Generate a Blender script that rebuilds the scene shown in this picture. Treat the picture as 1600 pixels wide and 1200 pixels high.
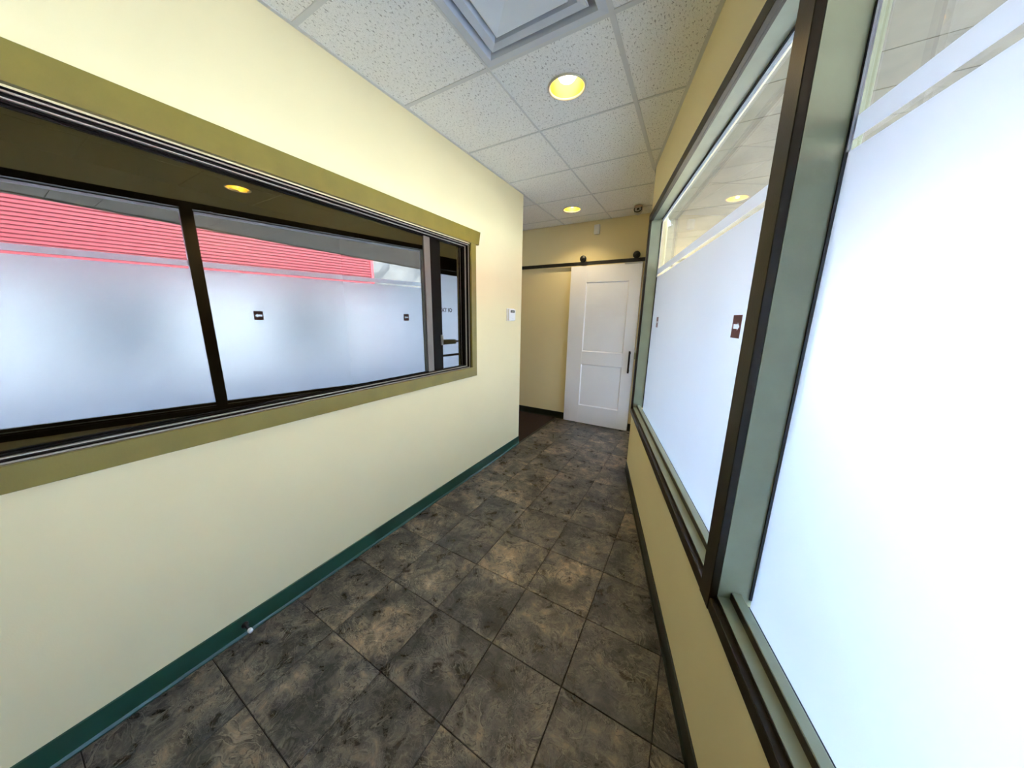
import bpy, bmesh, math, random
from mathutils import Vector, Matrix

random.seed(7)
scene = bpy.context.scene
COL = scene.collection
for o in list(bpy.data.objects):
    bpy.data.objects.remove(o)

# ------------------------------------------------------------------ camera
FPX, YAW, PITCH, ROLL = 483.84, -0.522788, -0.211690, 0.015840
CAMZ = 1.4826
cam_d = bpy.data.cameras.new('camera')
cam = bpy.data.objects.new('camera', cam_d)
COL.objects.link(cam)
_f = Vector((math.sin(YAW) * math.cos(PITCH), math.cos(YAW) * math.cos(PITCH), math.sin(PITCH)))
_r = Vector((math.cos(YAW), -math.sin(YAW), 0))
_u = _r.cross(_f)
_r2 = _r * math.cos(ROLL) + _u * math.sin(ROLL)
_u2 = -_r * math.sin(ROLL) + _u * math.cos(ROLL)
cam.matrix_world = Matrix(((_r2.x, _u2.x, -_f.x, 0), (_r2.y, _u2.y, -_f.y, 0), (_r2.z, _u2.z, -_f.z, CAMZ), (0, 0, 0, 1)))
cam_d.sensor_fit = 'HORIZONTAL'
cam_d.sensor_width = 36.0
cam_d.lens = FPX / 1600 * 36.0
cam_d.clip_start = 0.01
cam_d.clip_end = 500
scene.camera = cam

# ------------------------------------------------------------------ world, sun, exposure
world = bpy.data.worlds.new('world')
scene.world = world
world.use_nodes = True
wn = world.node_tree
bg = wn.nodes['Background']
sky = wn.nodes.new('ShaderNodeTexSky')
sky.sky_type = 'NISHITA'
sky.sun_disc = False
sky.sun_elevation = math.radians(48)
sky.sun_rotation = math.radians(-80)
sky.air_density = 1.0
sky.dust_density = 1.0
wn.links.new(sky.outputs[0], bg.inputs[0])
bg.inputs[1].default_value = 3.0

sun_d = bpy.data.lights.new('sun', 'SUN')
sun_d.energy = 25.0
sun_d.angle = math.radians(0.6)
sun_d.color = (1.0, 0.96, 0.9)
sun = bpy.data.objects.new('sun', sun_d)
COL.objects.link(sun)
sun.location = (-8, -3, 14)
# light travels from behind the building towards the street (+x), a little along +y, downwards
sun.rotation_euler = Vector((0.80, 0.14, -0.72)).to_track_quat('-Z', 'Y').to_euler()

scene.view_settings.view_transform = 'Standard'
scene.view_settings.look = 'None'
scene.view_settings.exposure = 1.02
scene.view_settings.gamma = 1.0
scene.view_settings.use_curve_mapping = False
cy = scene.cycles
cy.max_bounces = 16
cy.diffuse_bounces = 8
cy.glossy_bounces = 6
cy.transparent_max_bounces = 24
cy.transmission_bounces = 10
cy.sample_clamp_indirect = 12.0
cy.use_denoising = True

# ------------------------------------------------------------------ key dimensions (metres, floor z = 0, camera above the origin)
H = 2.7045                   # ceiling
XL = -1.665                  # face of the left wall
YL = 3.063                   # end corner of the left wall
YE = 4.25                    # end wall
YB = -2.729                  # back of the corridor
B0 = Vector((0.4433, 0.0))   # window wall frame origin
DV = Vector((-0.2705, 0.9627))
NO = Vector((0.9627, 0.2705))
WF = -0.012                  # inner face of the window wall in that frame
WG = 0.077                   # glass
SE = 3.17                    # where the window wall ends


def rw(s, w, z):
    return Vector((B0.x + DV.x * s + NO.x * w, B0.y + DV.y * s + NO.y * w, z))


C2 = rw(SE, WF, 0)
E2 = Vector((-0.572, YE, 0))
D2 = (E2 - C2).normalized()
N2 = Vector((D2.y, -D2.x, 0))
L2 = (E2 - C2).length


def sg(s, w, z):
    return C2 + D2 * s + N2 * w + Vector((0, 0, z))


def idn(x, y, z):
    return Vector((x, y, z))


# ------------------------------------------------------------------ materials
class NT:
    def __init__(self, name):
        self.m = bpy.data.materials.new(name)
        self.m.use_nodes = True
        self.t = self.m.node_tree
        self.t.nodes.clear()
        self.out = self.t.nodes.new('ShaderNodeOutputMaterial')

    def n(self, typ, **kw):
        nd = self.t.nodes.new(typ)
        for k, v in kw.items():
            if k.startswith('i_'):
                nd.inputs[k[2:].replace('_', ' ')].default_value = v
            else:
                setattr(nd, k, v)
        return nd

    def l(self, a, b):
        self.t.links.new(a, b)

    def ramp(self, src, stops, interp='LINEAR'):
        r = self.n('ShaderNodeValToRGB')
        r.color_ramp.interpolation = interp
        el = r.color_ramp.elements
        while len(el) < len(stops):
            el.new(0.5)
        for e, (p, c) in zip(el, stops):
            e.position = p
            e.color = c if len(c) == 4 else (*c, 1)
        self.l(src, r.inputs[0])
        return r.outputs[0]

    def mixc(self, fac, a, b, mode='MIX'):
        m = self.n('ShaderNodeMix', data_type='RGBA', blend_type=mode)
        for s, v in ((0, fac), (6, a), (7, b)):
            if hasattr(v, 'links'):
                self.l(v, m.inputs[s])
            else:
                m.inputs[s].default_value = v if s == 0 else ((*v, 1) if len(v) == 3 else v)
        return m.outputs[2]

    def math(self, op, a, b=0.0, clamp=False):
        m = self.n('ShaderNodeMath', operation=op, use_clamp=clamp)
        for i, v in enumerate((a, b)):
            if hasattr(v, 'links'):
                self.l(v, m.inputs[i])
            else:
                m.inputs[i].default_value = v
        return m.outputs[0]


def plain(name, col, rough=0.5, metal=0.0, spec=0.5, bump=0.0, bscale=200.0, var=0.0, vscale=3.0, emit=None, es=0.0):
    """painted / moulded surface: base colour with slight mottling and a fine relief"""
    k = NT(name)
    b = k.n('ShaderNodeBsdfPrincipled')
    b.inputs['Roughness'].default_value = rough
    b.inputs['Metallic'].default_value = metal
    b.inputs['Specular IOR Level'].default_value = spec
    geo = k.n('ShaderNodeNewGeometry')
    if var > 0:
        nz = k.n('ShaderNodeTexNoise', i_Scale=vscale, i_Detail=4.0)
        k.l(geo.outputs['Position'], nz.inputs['Vector'])
        c = k.ramp(nz.outputs[0], [(0.3, tuple(x * (1 - var) for x in col)), (0.7, tuple(min(1, x * (1 + var)) for x in col))])
        k.l(c, b.inputs['Base Color'])
    else:
        b.inputs['Base Color'].default_value = (*col, 1)
    if bump > 0:
        nz = k.n('ShaderNodeTexNoise', i_Scale=bscale, i_Detail=3.0)
        k.l(geo.outputs['Position'], nz.inputs['Vector'])
        bp = k.n('ShaderNodeBump', i_Strength=bump, i_Distance=0.002)
        k.l(nz.outputs[0], bp.inputs['Height'])
        k.l(bp.outputs[0], b.inputs['Normal'])
    if emit:
        b.inputs['Emission Color'].default_value = (*emit, 1)
        b.inputs['Emission Strength'].default_value = es
    k.l(b.outputs[0], k.out.inputs[0])
    return k.m


def slate_mat(name):
    k = NT(name)
    geo = k.n('ShaderNodeNewGeometry')
    oi = k.n('ShaderNodeObjectInfo')
    off = k.n('ShaderNodeVectorMath', operation='SCALE')
    cmb = k.n('ShaderNodeCombineXYZ')
    k.l(oi.outputs['Random'], cmb.inputs[0])
    k.l(k.math('MULTIPLY', oi.outputs['Random'], 3.7), cmb.inputs[1])
    k.l(cmb.outputs[0], off.inputs[0])
    off.inputs['Scale'].default_value = 23.0
    add = k.n('ShaderNodeVectorMath', operation='ADD')
    k.l(geo.outputs['Position'], add.inputs[0])
    k.l(off.outputs[0], add.inputs[1])
    warp = k.n('ShaderNodeTexNoise', i_Scale=6.0, i_Detail=3.0)
    k.l(add.outputs[0], warp.inputs['Vector'])
    wv = k.n('ShaderNodeVectorMath', operation='SCALE')
    k.l(warp.outputs['Color'], wv.inputs[0])
    wv.inputs['Scale'].default_value = 0.07
    p = k.n('ShaderNodeVectorMath', operation='ADD')
    k.l(add.outputs[0], p.inputs[0])
    k.l(wv.outputs[0], p.inputs[1])
    def noise(sc, det, ro, dist):
        nd = k.n('ShaderNodeTexNoise', i_Scale=sc, i_Detail=det, i_Roughness=ro, i_Distortion=dist)
        k.l(p.outputs[0], nd.inputs['Vector'])
        return nd.outputs[0]

    def line(src, at, wid, top=1.0):
        return k.ramp(k.math('ABSOLUTE', k.math('SUBTRACT', src, at)), [(0.0, (top, top, top)), (wid, (0, 0, 0))])
    big = noise(5.0, 7.0, 0.60, 0.4)
    mid = noise(14.0, 9.0, 0.64, 0.6)
    flk = noise(6.5, 4.0, 0.58, 0.9)
    fine = noise(110.0, 5.0, 0.72, 0.0)
    c1 = k.ramp(big, [(0.36, (0.030, 0.031, 0.033)), (0.45, (0.064, 0.062, 0.060)), (0.53, (0.110, 0.099, 0.084)),
                      (0.60, (0.195, 0.160, 0.120)), (0.70, (0.29, 0.255, 0.20))])
    c2 = k.ramp(mid, [(0.36, (0.26, 0.26, 0.28)), (0.47, (0.72, 0.72, 0.72)), (0.55, (1.25, 1.2, 1.14)), (0.66, (2.3, 2.1, 1.8))])
    col = k.mixc(1.0, c1, c2, 'MULTIPLY')
    # flakes: a pale broken edge with a dark lip under it, strongest in the bronze patches
    on = k.ramp(big, [(0.40, (0.30, 0.30, 0.30)), (0.56, (1.0, 1.0, 1.0))])
    edge = k.math('MAXIMUM', line(flk, 0.50, 0.012), k.math('MAXIMUM', line(flk, 0.58, 0.010), line(mid, 0.52, 0.016, 0.75)))
    mid2 = noise(32.0, 6.0, 0.62, 0.5)
    edge = k.math('MAXIMUM', edge, line(mid2, 0.50, 0.022, 0.6))
    lip = k.math('MAXIMUM', line(flk, 0.484, 0.011, 0.9), line(flk, 0.565, 0.010, 0.9))
    col = k.mixc(lip, col, (0.018, 0.017, 0.016))
    col = k.mixc(k.math('MULTIPLY', k.math('MULTIPLY', edge, on), 0.85), col, (0.33, 0.30, 0.24))
    col = k.mixc(k.math('MULTIPLY', fine, 0.35), col, (0.026, 0.025, 0.024))
    # per tile tone
    tone = k.ramp(oi.outputs['Random'], [(0.0, (0.72, 0.74, 0.78)), (0.5, (1.0, 0.98, 0.95)), (1.0, (1.3, 1.2, 1.05))])
    col = k.mixc(1.0, col, tone, 'MULTIPLY')
    b = k.n('ShaderNodeBsdfPrincipled')
    k.l(col, b.inputs['Base Color'])
    rg = k.ramp(mid, [(0.3, (0.24, 0.24, 0.24)), (0.7, (0.40, 0.40, 0.40))])
    k.l(rg, b.inputs['Roughness'])
    b.inputs['Specular IOR Level'].default_value = 0.5
    bp = k.n('ShaderNodeBump', i_Strength=0.55, i_Distance=0.006)
    step = k.ramp(flk, [(0.48, (0, 0, 0)), (0.50, (0.4, 0.4, 0.4)), (0.56, (0.5, 0.5, 0.5)), (0.58, (1, 1, 1))])
    k.l(k.math('ADD', k.math('ADD', mid, k.math('MULTIPLY', step, 0.5)), k.math('MULTIPLY', fine, 0.3)), bp.inputs['Height'])
    k.l(bp.outputs[0], b.inputs['Normal'])
    k.l(b.outputs[0], k.out.inputs[0])
    return k.m


def ceiling_mat(name):
    k = NT(name)
    geo = k.n('ShaderNodeNewGeometry')
    mp = k.n('ShaderNodeMapping')
    mp.inputs['Scale'].default_value = (1.0, 0.45, 1.0)
    k.l(geo.outputs['Position'], mp.inputs[0])
    n1 = k.n('ShaderNodeTexNoise', i_Scale=130.0, i_Detail=2.0, i_Roughness=0.6)
    k.l(mp.outputs[0], n1.inputs['Vector'])
    n2 = k.n('ShaderNodeTexNoise', i_Scale=420.0, i_Detail=2.0)
    k.l(geo.outputs['Position'], n2.inputs['Vector'])
    fis = k.ramp(n1.outputs[0], [(0.33, (0.46, 0.44, 0.39)), (0.41, (0.93, 0.92, 0.865))])
    pin = k.ramp(n2.outputs[0], [(0.34, (0.70, 0.70, 0.68)), (0.48, (1, 1, 1))])
    col = k.mixc(1.0, fis, pin, 'MULTIPLY')
    b = k.n('ShaderNodeBsdfPrincipled')
    k.l(col, b.inputs['Base Color'])
    b.inputs['Roughness'].default_value = 0.9
    b.inputs['Specular IOR Level'].default_value = 0.2
    bp = k.n('ShaderNodeBump', i_Strength=0.5, i_Distance=0.003)
    k.l(n1.outputs[0], bp.inputs['Height'])
    k.l(bp.outputs[0], b.inputs['Normal'])
    k.l(b.outputs[0], k.out.inputs[0])
    return k.m


def glass_mat(name, ior, tint):
    """thin pane: Fresnel reflection over straight transmission"""
    k = NT(name)
    fr = k.n('ShaderNodeFresnel')
    fr.inputs['IOR'].default_value = ior
    geo = k.n('ShaderNodeNewGeometry')
    # both faces of a pane reflect alike: undo the inside-out IOR of back faces
    fr2 = k.n('ShaderNodeFresnel')
    fr2.inputs['IOR'].default_value = 1.0 / ior
    f = k.n('ShaderNodeMix', data_type='FLOAT')
    k.l(geo.outputs['Backfacing'], f.inputs[0])
    k.l(fr.outputs[0], f.inputs[2])
    k.l(fr2.outputs[0], f.inputs[3])
    tr = k.n('ShaderNodeBsdfTransparent')
    tr.inputs[0].default_value = (*tint, 1)
    gl = k.n('ShaderNodeBsdfGlossy')
    gl.inputs['Roughness'].default_value = 0.0
    gl.inputs['Color'].default_value = (0.95, 0.95, 0.95, 1)
    mx = k.n('ShaderNodeMixShader')
    k.l(f.outputs[0], mx.inputs[0])
    k.l(tr.outputs[0], mx.inputs[1])
    k.l(gl.outputs[0], mx.inputs[2])
    k.l(mx.outputs[0], k.out.inputs[0])
    return k.m


def film_mat(name, tcol, dcol, dmix=0.12, clear=0.72):
    """frosted film: part of the light goes on forward through a rough surface, part is spread evenly, part comes back"""
    k = NT(name)
    geo = k.n('ShaderNodeNewGeometry')
    nz = k.n('ShaderNodeTexNoise', i_Scale=2.2, i_Detail=3.0)
    k.l(geo.outputs['Position'], nz.inputs['Vector'])
    c = k.ramp(nz.outputs[0], [(0.3, tuple(x * 0.97 for x in tcol)), (0.7, tcol)])
    ts = k.n('ShaderNodeBsdfTranslucent')
    k.l(c, ts.inputs[0])
    rf = k.n('ShaderNodeBsdfRefraction')
    rf.inputs['Roughness'].default_value = 0.48
    rf.inputs['IOR'].default_value = 1.32
    k.l(c, rf.inputs['Color'])
    m0 = k.n('ShaderNodeMixShader')
    m0.inputs[0].default_value = clear
    k.l(ts.outputs[0], m0.inputs[1])
    k.l(rf.outputs[0], m0.inputs[2])
    df = k.n('ShaderNodeBsdfDiffuse')
    df.inputs[0].default_value = (*dcol, 1)
    m1 = k.n('ShaderNodeMixShader')
    m1.inputs[0].default_value = dmix
    k.l(m0.outputs[0], m1.inputs[1])
    k.l(df.outputs[0], m1.inputs[2])
    fr = k.n('ShaderNodeFresnel')
    fr.inputs['IOR'].default_value = 1.48
    gl = k.n('ShaderNodeBsdfGlossy')
    gl.inputs['Roughness'].default_value = 0.5
    m2 = k.n('ShaderNodeMixShader')
    k.l(fr.outputs[0], m2.inputs[0])
    k.l(m1.outputs[0], m2.inputs[1])
    k.l(gl.outputs[0], m2.inputs[2])
    k.l(m2.outputs[0], k.out.inputs[0])
    return k.m


def emis(name, col, s):
    k = NT(name)
    e = k.n('ShaderNodeEmission')
    e.inputs[0].default_value = (*col, 1)
    e.inputs[1].default_value = s
    k.l(e.outputs[0], k.out.inputs[0])
    return k.m


def brushed_paint(name, col, rough, spec=0.5):
    """trim paint put on by brush: fine streaks along the length"""
    k = NT(name)
    geo = k.n('ShaderNodeNewGeometry')
    nz = k.n('ShaderNodeTexNoise', i_Scale=9.0, i_Detail=3.0)
    k.l(geo.outputs['Position'], nz.inputs['Vector'])
    c = k.ramp(nz.outputs[0], [(0.3, tuple(x * 0.92 for x in col)), (0.7, tuple(x * 1.08 for x in col))])
    b = k.n('ShaderNodeBsdfPrincipled')
    k.l(c, b.inputs['Base Color'])
    b.inputs['Roughness'].default_value = rough
    b.inputs['Specular IOR Level'].default_value = spec
    n2 = k.n('ShaderNodeTexNoise', i_Scale=160.0, i_Detail=2.0)
    k.l(geo.outputs['Position'], n2.inputs['Vector'])
    bp = k.n('ShaderNodeBump', i_Strength=0.12, i_Distance=0.002)
    k.l(n2.outputs[0], bp.inputs['Height'])
    k.l(bp.outputs[0], b.inputs['Normal'])
    k.l(b.outputs[0], k.out.inputs[0])
    return k.m


def carpet_mat(name):
    k = NT(name)
    geo = k.n('ShaderNodeNewGeometry')
    nz = k.n('ShaderNodeTexNoise', i_Scale=180.0, i_Detail=3.0)
    k.l(geo.outputs['Position'], nz.inputs['Vector'])
    c = k.ramp(nz.outputs[0], [(0.3, (0.020, 0.013, 0.011)), (0.7, (0.062, 0.042, 0.036))])
    b = k.n('ShaderNodeBsdfPrincipled')
    k.l(c, b.inputs['Base Color'])
    b.inputs['Roughness'].default_value = 0.95
    b.inputs['Specular IOR Level'].default_value = 0.1
    bp = k.n('ShaderNodeBump', i_Strength=0.8, i_Distance=0.006)
    k.l(nz.outputs[0], bp.inputs['Height'])
    k.l(bp.outputs[0], b.inputs['Normal'])
    k.l(b.outputs[0], k.out.inputs[0])
    return k.m


M = {}
M['wall'] = plain('cream_wall_paint', (0.84, 0.735, 0.43), 0.55, spec=0.3, bump=0.10, bscale=260, var=0.015)
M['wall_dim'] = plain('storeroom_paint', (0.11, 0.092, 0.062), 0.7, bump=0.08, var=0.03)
M['olive'] = brushed_paint('olive_trim_paint', (0.22, 0.175, 0.026), 0.38)
M['sage'] = brushed_paint('sage_trim_paint', (0.255, 0.28, 0.18), 0.34, 0.4)
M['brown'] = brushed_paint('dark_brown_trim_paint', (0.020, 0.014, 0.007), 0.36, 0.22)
M['slate'] = slate_mat('slate_vinyl_tile')
M['grout'] = plain('dark_grout', (0.022, 0.020, 0.019), 0.85, bump=0.2, var=0.2, vscale=30)
M['ceil'] = ceiling_mat('fissured_mineral_fibre')
M['tee'] = plain('white_grid_enamel', (0.66, 0.66, 0.62), 0.45, var=0.03)
M['base_green'] = plain('dark_green_vinyl', (0.012, 0.062, 0.036), 0.32, var=0.06)
M['base_dark'] = plain('blackish_green_vinyl', (0.010, 0.016, 0.012), 0.35, var=0.06)
M['carpet'] = carpet_mat('dark_brown_carpet')
M['bronze'] = plain('dark_bronze_aluminium', (0.008, 0.007, 0.0055), 0.5, spec=0.06, var=0.05)
M['alu'] = plain('champagne_aluminium', (0.46, 0.42, 0.33), 0.35, metal=0.4, var=0.04)
M['stile'] = plain('taupe_aluminium', (0.16, 0.14, 0.11), 0.4, var=0.05)
M['gasket'] = plain('black_rubber_gasket', (0.008, 0.008, 0.009), 0.6, var=0.1)
M['bead'] = plain('white_glazing_bead', (0.82, 0.82, 0.83), 0.4, var=0.02)
M['glass'] = glass_mat('clear_pane', 1.5, (0.97, 0.985, 0.98))
M['mirror_glass'] = glass_mat('reflective_dark_pane', 2.3, (0.60, 0.59, 0.56))
M['film'] = film_mat('frosted_film', (0.885, 0.94, 0.985), (0.83, 0.87, 0.92))
M['decal'] = film_mat('maroon_decal', (0.40, 0.17, 0.19), (0.12, 0.03, 0.035), 0.25, 0.0)
M['white_door'] = plain('white_door_paint', (0.88, 0.89, 0.91), 0.4, bump=0.05, bscale=90, var=0.012)
M['black'] = plain('black_powder_coat', (0.010, 0.010, 0.011), 0.42, bump=0.05, var=0.1)
M['white_plastic'] = plain('white_plastic', (0.82, 0.82, 0.80), 0.35, var=0.01)
M['grey_plastic'] = plain('grey_plastic', (0.45, 0.44, 0.43), 0.35, var=0.02)
M['lcd'] = plain('grey_lcd', (0.10, 0.11, 0.09), 0.15, var=0.05)
M['lcd_seg'] = plain('pale_lcd_segment', (0.30, 0.31, 0.26), 0.3, var=0.03)
M['lens'] = plain('dark_lens_glass', (0.015, 0.012, 0.016), 0.06, var=0.05)
M['cam_brown'] = plain('tan_mount', (0.50, 0.38, 0.28), 0.5, var=0.05)
M['diff'] = plain('white_diffuser_enamel', (0.60, 0.63, 0.66), 0.45, var=0.02)
M['plate'] = plain('white_diffuser_plate', (0.78, 0.82, 0.84), 0.4, var=0.02)
M['gold'] = plain('gold_reflector', (0.98, 0.66, 0.05), 0.38, metal=0.55, var=0.02)
M['bulb'] = emis('lit_bulb', (1.0, 0.90, 0.66), 7.0)
M['ring'] = plain('ivory_light_trim', (0.72, 0.66, 0.50), 0.4, var=0.02)
M['steel'] = plain('brushed_steel', (0.50, 0.50, 0.50), 0.3, metal=0.8, var=0.05)
M['red'] = plain('red_corrugated_steel', (0.20, 0.014, 0.024), 0.5, var=0.06, vscale=0.6)
M['red_fascia'] = plain('red_fascia_panel', (0.50, 0.035, 0.05), 0.45, var=0.05)
M['white_block'] = plain('white_painted_block', (0.75, 0.74, 0.72), 0.7, var=0.05, vscale=0.8)
M['shop_glass'] = plain('dark_shop_glass', (0.05, 0.07, 0.08), 0.1, var=0.2, vscale=0.4)
M['soffit'] = plain('weathered_soffit_board', (0.19, 0.165, 0.115), 0.75, bump=0.2, bscale=30, var=0.22, vscale=5)
M['asphalt'] = plain('pale_asphalt', (0.27, 0.26, 0.25), 0.9, bump=0.3, bscale=60, var=0.12, vscale=1.4)
M['kerb'] = plain('concrete_walk', (0.42, 0.41, 0.39), 0.9, bump=0.2, bscale=40, var=0.1)
M['rock'] = plain('scrubby_hillside', (0.12, 0.12, 0.105), 0.95, var=0.45, vscale=0.12)
M['text_ink'] = plain('dark_lettering_vinyl', (0.03, 0.012, 0.014), 0.5, var=0.1)

# ------------------------------------------------------------------ builders
WL = {}


def empty(name, loc, label=None, cat=None, group=None, kind=None):
    o = bpy.data.objects.new(name, None)
    o.empty_display_size = 0.05
    COL.objects.link(o)
    o.location = loc
    WL[o.name] = Vector(loc)
    tag(o, label, cat, group, kind)
    return o


def tag(o, label=None, cat=None, group=None, kind=None):
    if label:
        o['label'] = label
    if cat:
        o['category'] = cat
    if group:
        o['group'] = group
    if kind:
        o['kind'] = kind
    return o


class MB:
    """collects shapes in world space; build() links them as ONE mesh object"""

    def __init__(self, fr=idn):
        self.bm = bmesh.new()
        self.fr = fr

    def _merge(self, tmp, fr=None):
        fr = fr or self.fr
        mp = {}
        for v in tmp.verts:
            mp[v] = self.bm.verts.new(fr(*v.co))
        fs = []
        for f in tmp.faces:
            try:
                nf = self.bm.faces.new([mp[v] for v in f.verts])
                nf.smooth = f.smooth
                fs.append(nf)
            except ValueError:
                pass
        tmp.free()
        bmesh.ops.recalc_face_normals(self.bm, faces=fs)
        return self

    def box(self, a0, a1, b0, b1, c0, c1, bev=0.0, seg=1):
        t = bmesh.new()
        bmesh.ops.create_cube(t, size=1.0)
        for v in t.verts:
            v.co = Vector(((a0 + a1) / 2 + v.co.x * (a1 - a0), (b0 + b1) / 2 + v.co.y * (b1 - b0), (c0 + c1) / 2 + v.co.z * (c1 - c0)))
        if bev > 0:
            bmesh.ops.bevel(t, geom=list(t.edges), offset=bev, segments=seg, affect='EDGES', profile=0.5)
        return self._merge(t)

    def prism(self, poly, z0, z1, bev=0.0):
        """poly: list of (a,b) in the frame; extruded over c"""
        t = bmesh.new()
        lo = [t.verts.new((a, b, z0)) for a, b in poly]
        hi = [t.verts.new((a, b, z1)) for a, b in poly]
        n = len(poly)
        t.faces.new(lo[::-1])
        top = t.faces.new(hi)
        for i in range(n):
            t.faces.new((lo[i], lo[(i + 1) % n], hi[(i + 1) % n], hi[i]))
        if bev > 0:
            bmesh.ops.bevel(t, geom=list(top.edges), offset=bev, segments=1, affect='EDGES')
        return self._merge(t)

    def extrude(self, prof, a0, a1, axis=0):
        """prof: list of two coordinates (the other two axes in order), swept along axis from a0 to a1"""
        t = bmesh.new()

        def mk(a, q):
            c = list(q)
            c.insert(axis, a)
            return t.verts.new(c)
        A = [mk(a0, q) for q in prof]
        Bv = [mk(a1, q) for q in prof]
        n = len(prof)
        t.faces.new(A)
        t.faces.new(Bv[::-1])
        for i in range(n):
            t.faces.new((A[i], A[(i + 1) % n], Bv[(i + 1) % n], Bv[i]))
        return self._merge(t)

    def lathe(self, prof, c, seg=32, axis='z', closed=False):
        """prof: list of (r, h); revolve about axis through c"""
        t = bmesh.new()
        rings = []
        for r, h in prof:
            ring = []
            for i in range(seg):
                a = 2 * math.pi * i / seg
                p = (r * math.cos(a), r * math.sin(a), h)
                if axis == 'x':
                    p = (p[2], p[0], p[1])
                elif axis == 'y':
                    p = (p[0], p[2], p[1])
                ring.append(t.verts.new((c[0] + p[0], c[1] + p[1], c[2] + p[2])))
            rings.append(ring)
        for k in range(len(rings) - 1):
            for i in range(seg):
                f = t.faces.new((rings[k][i], rings[k][(i + 1) % seg], rings[k + 1][(i + 1) % seg], rings[k + 1][i]))
                f.smooth = True
        if closed:
            t.faces.new(rings[0][::-1])
            t.faces.new(rings[-1])
        return self._merge(t)

    def faces(self, verts, faces):
        t = bmesh.new()
        vs = [t.verts.new(v) for v in verts]
        for f in faces:
            t.faces.new([vs[i] for i in f])
        return self._merge(t)

    def build(self, name, mat, parent=None, label=None, cat=None, group=None, kind=None, flip=False):
        off = Vector((0, 0, 0))
        if parent is not None:
            off = WL[parent.name]
        for v in self.bm.verts:
            v.co -= off
        if flip:
            bmesh.ops.reverse_faces(self.bm, faces=self.bm.faces[:])
        me = bpy.data.meshes.new(name)
        self.bm.to_mesh(me)
        self.bm.free()
        me.materials.append(M[mat] if isinstance(mat, str) else mat)
        o = bpy.data.objects.new(name, me)
        COL.objects.link(o)
        if parent is not None:
            o.parent = parent
        WL[o.name] = off
        tag(o, label, cat, group, kind)
        return o


def clip(poly, nx, ny, c):
    """keep the side nx*x + ny*y <= c"""
    out = []
    n = len(poly)
    for i in range(n):
        p, q = poly[i], poly[(i + 1) % n]
        dp, dq = nx * p[0] + ny * p[1] - c, nx * q[0] + ny * q[1] - c
        if dp <= 0:
            out.append(p)
        if (dp < 0 < dq) or (dq < 0 < dp):
            t = dp / (dp - dq)
            out.append((p[0] + (q[0] - p[0]) * t, p[1] + (q[1] - p[1]) * t))
    return out


def area(poly):
    return abs(sum(poly[i][0] * poly[(i + 1) % len(poly)][1] - poly[(i + 1) % len(poly)][0] * poly[i][1] for i in range(len(poly)))) / 2 if len(poly) > 2 else 0


C1N = NO.x * B0.x + NO.y * B0.y + WF      # window wall half plane: NO.p <= C1N
C2N = N2.x * C2.x + N2.y * C2.y           # entrance wall half plane


def room_clip(poly, marg=0.0, first=False):
    cyy = sum(p[1] for p in poly) / len(poly)
    if cyy < C2.y or first:
        poly = clip(poly, NO.x, NO.y, C1N - marg)
    else:
        poly = clip(poly, N2.x, N2.y, C2N - marg)
    poly = clip(poly, 0, 1, YE - marg)
    return poly


# ------------------------------------------------------------------ floor
fl = MB()
fl.prism([(XL, YB), (rw(-3.0, WF, 0).x, YB), (C2.x, C2.y), (E2.x, YE), (XL, YE)], -0.10, -0.004)
floor = fl.build('floor', 'grout', None, 'dark slate-look tiled corridor floor', 'floor', kind='structure')
PX = 0.3425
xs = [XL + 0.0, -1.326, -0.983, -0.6415, -0.299, 0.0435, 0.386, 0.7285, 1.071]
ys = [0.280 + PX * k for k in range(-8, 12)]
ys = [y for y in ys if y < YE] + [YE]
GAP = 0.0016
tile_cache = {}
for j in range(len(ys) - 1):
    for i in range(len(xs) - 1):
        x0_, x1_, y0_, y1_ = xs[i] + GAP, xs[i + 1] - GAP, ys[j] + GAP, ys[j + 1] - GAP
        rect = [(x0_, y0_), (x1_, y0_), (x1_, y1_), (x0_, y1_)]
        pl = room_clip(rect, 0.004) if max(x1_, 0) >= -1 or y1_ > 4.2 else rect
        extra = None
        if y0_ < C2.y < y1_ and i >= 3:
            pl = clip(clip(rect, 0, 1, C2.y), NO.x, NO.y, C1N - 0.004)
            extra = clip(clip(rect, 0, -1, -C2.y), N2.x, N2.y, C2N - 0.004)
            if area(pl) < 0.0008:
                pl, extra = extra, None
        if area(pl) < 0.0008:
            continue
        full = abs(area(pl) - (x1_ - x0_) * (y1_ - y0_)) < 1e-6
        cx, cyy = (x0_ + x1_) / 2, (y0_ + y1_) / 2
        key = (round(x1_ - x0_, 3), round(y1_ - y0_, 3)) if full else None
        if key and key in tile_cache:
            me = tile_cache[key]
            o = bpy.data.objects.new('floor_tile', me)
            COL.objects.link(o)
        else:
            b = MB()
            b.prism([(p[0] - cx, p[1] - cyy) for p in pl], -0.004, 0.0, bev=0.0014)
            if extra and area(extra) > 0.0008:
                b.prism([(p[0] - cx, p[1] - cyy) for p in extra], -0.004, 0.0)
            o = b.build('floor_tile', 'slate')
            if key:
                tile_cache[key] = o.data
        o.parent = floor
        # lock each plank a hair off level so the joints catch the light
        o.location = (cx, cyy, random.uniform(-0.0004, 0.0003))

cp = MB()
cp.prism([(-5.2, YL), (XL, YL), (XL, YE), (-5.2, YE)], -0.10, 0.001)
cp.build('floor_carpet', 'carpet', None, 'dark brown carpet in the side hall past the wall corner', 'carpet', kind='structure')
th = MB()
th.box(XL - 0.014, XL + 0.012, YL + 0.01, YE - 0.02, 0.0, 0.005, 0.002)
th.build('trim_1', 'base_dark', None, 'thin dark strip between the carpet and the slate tiles', 'floor strip', kind='structure')

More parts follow.
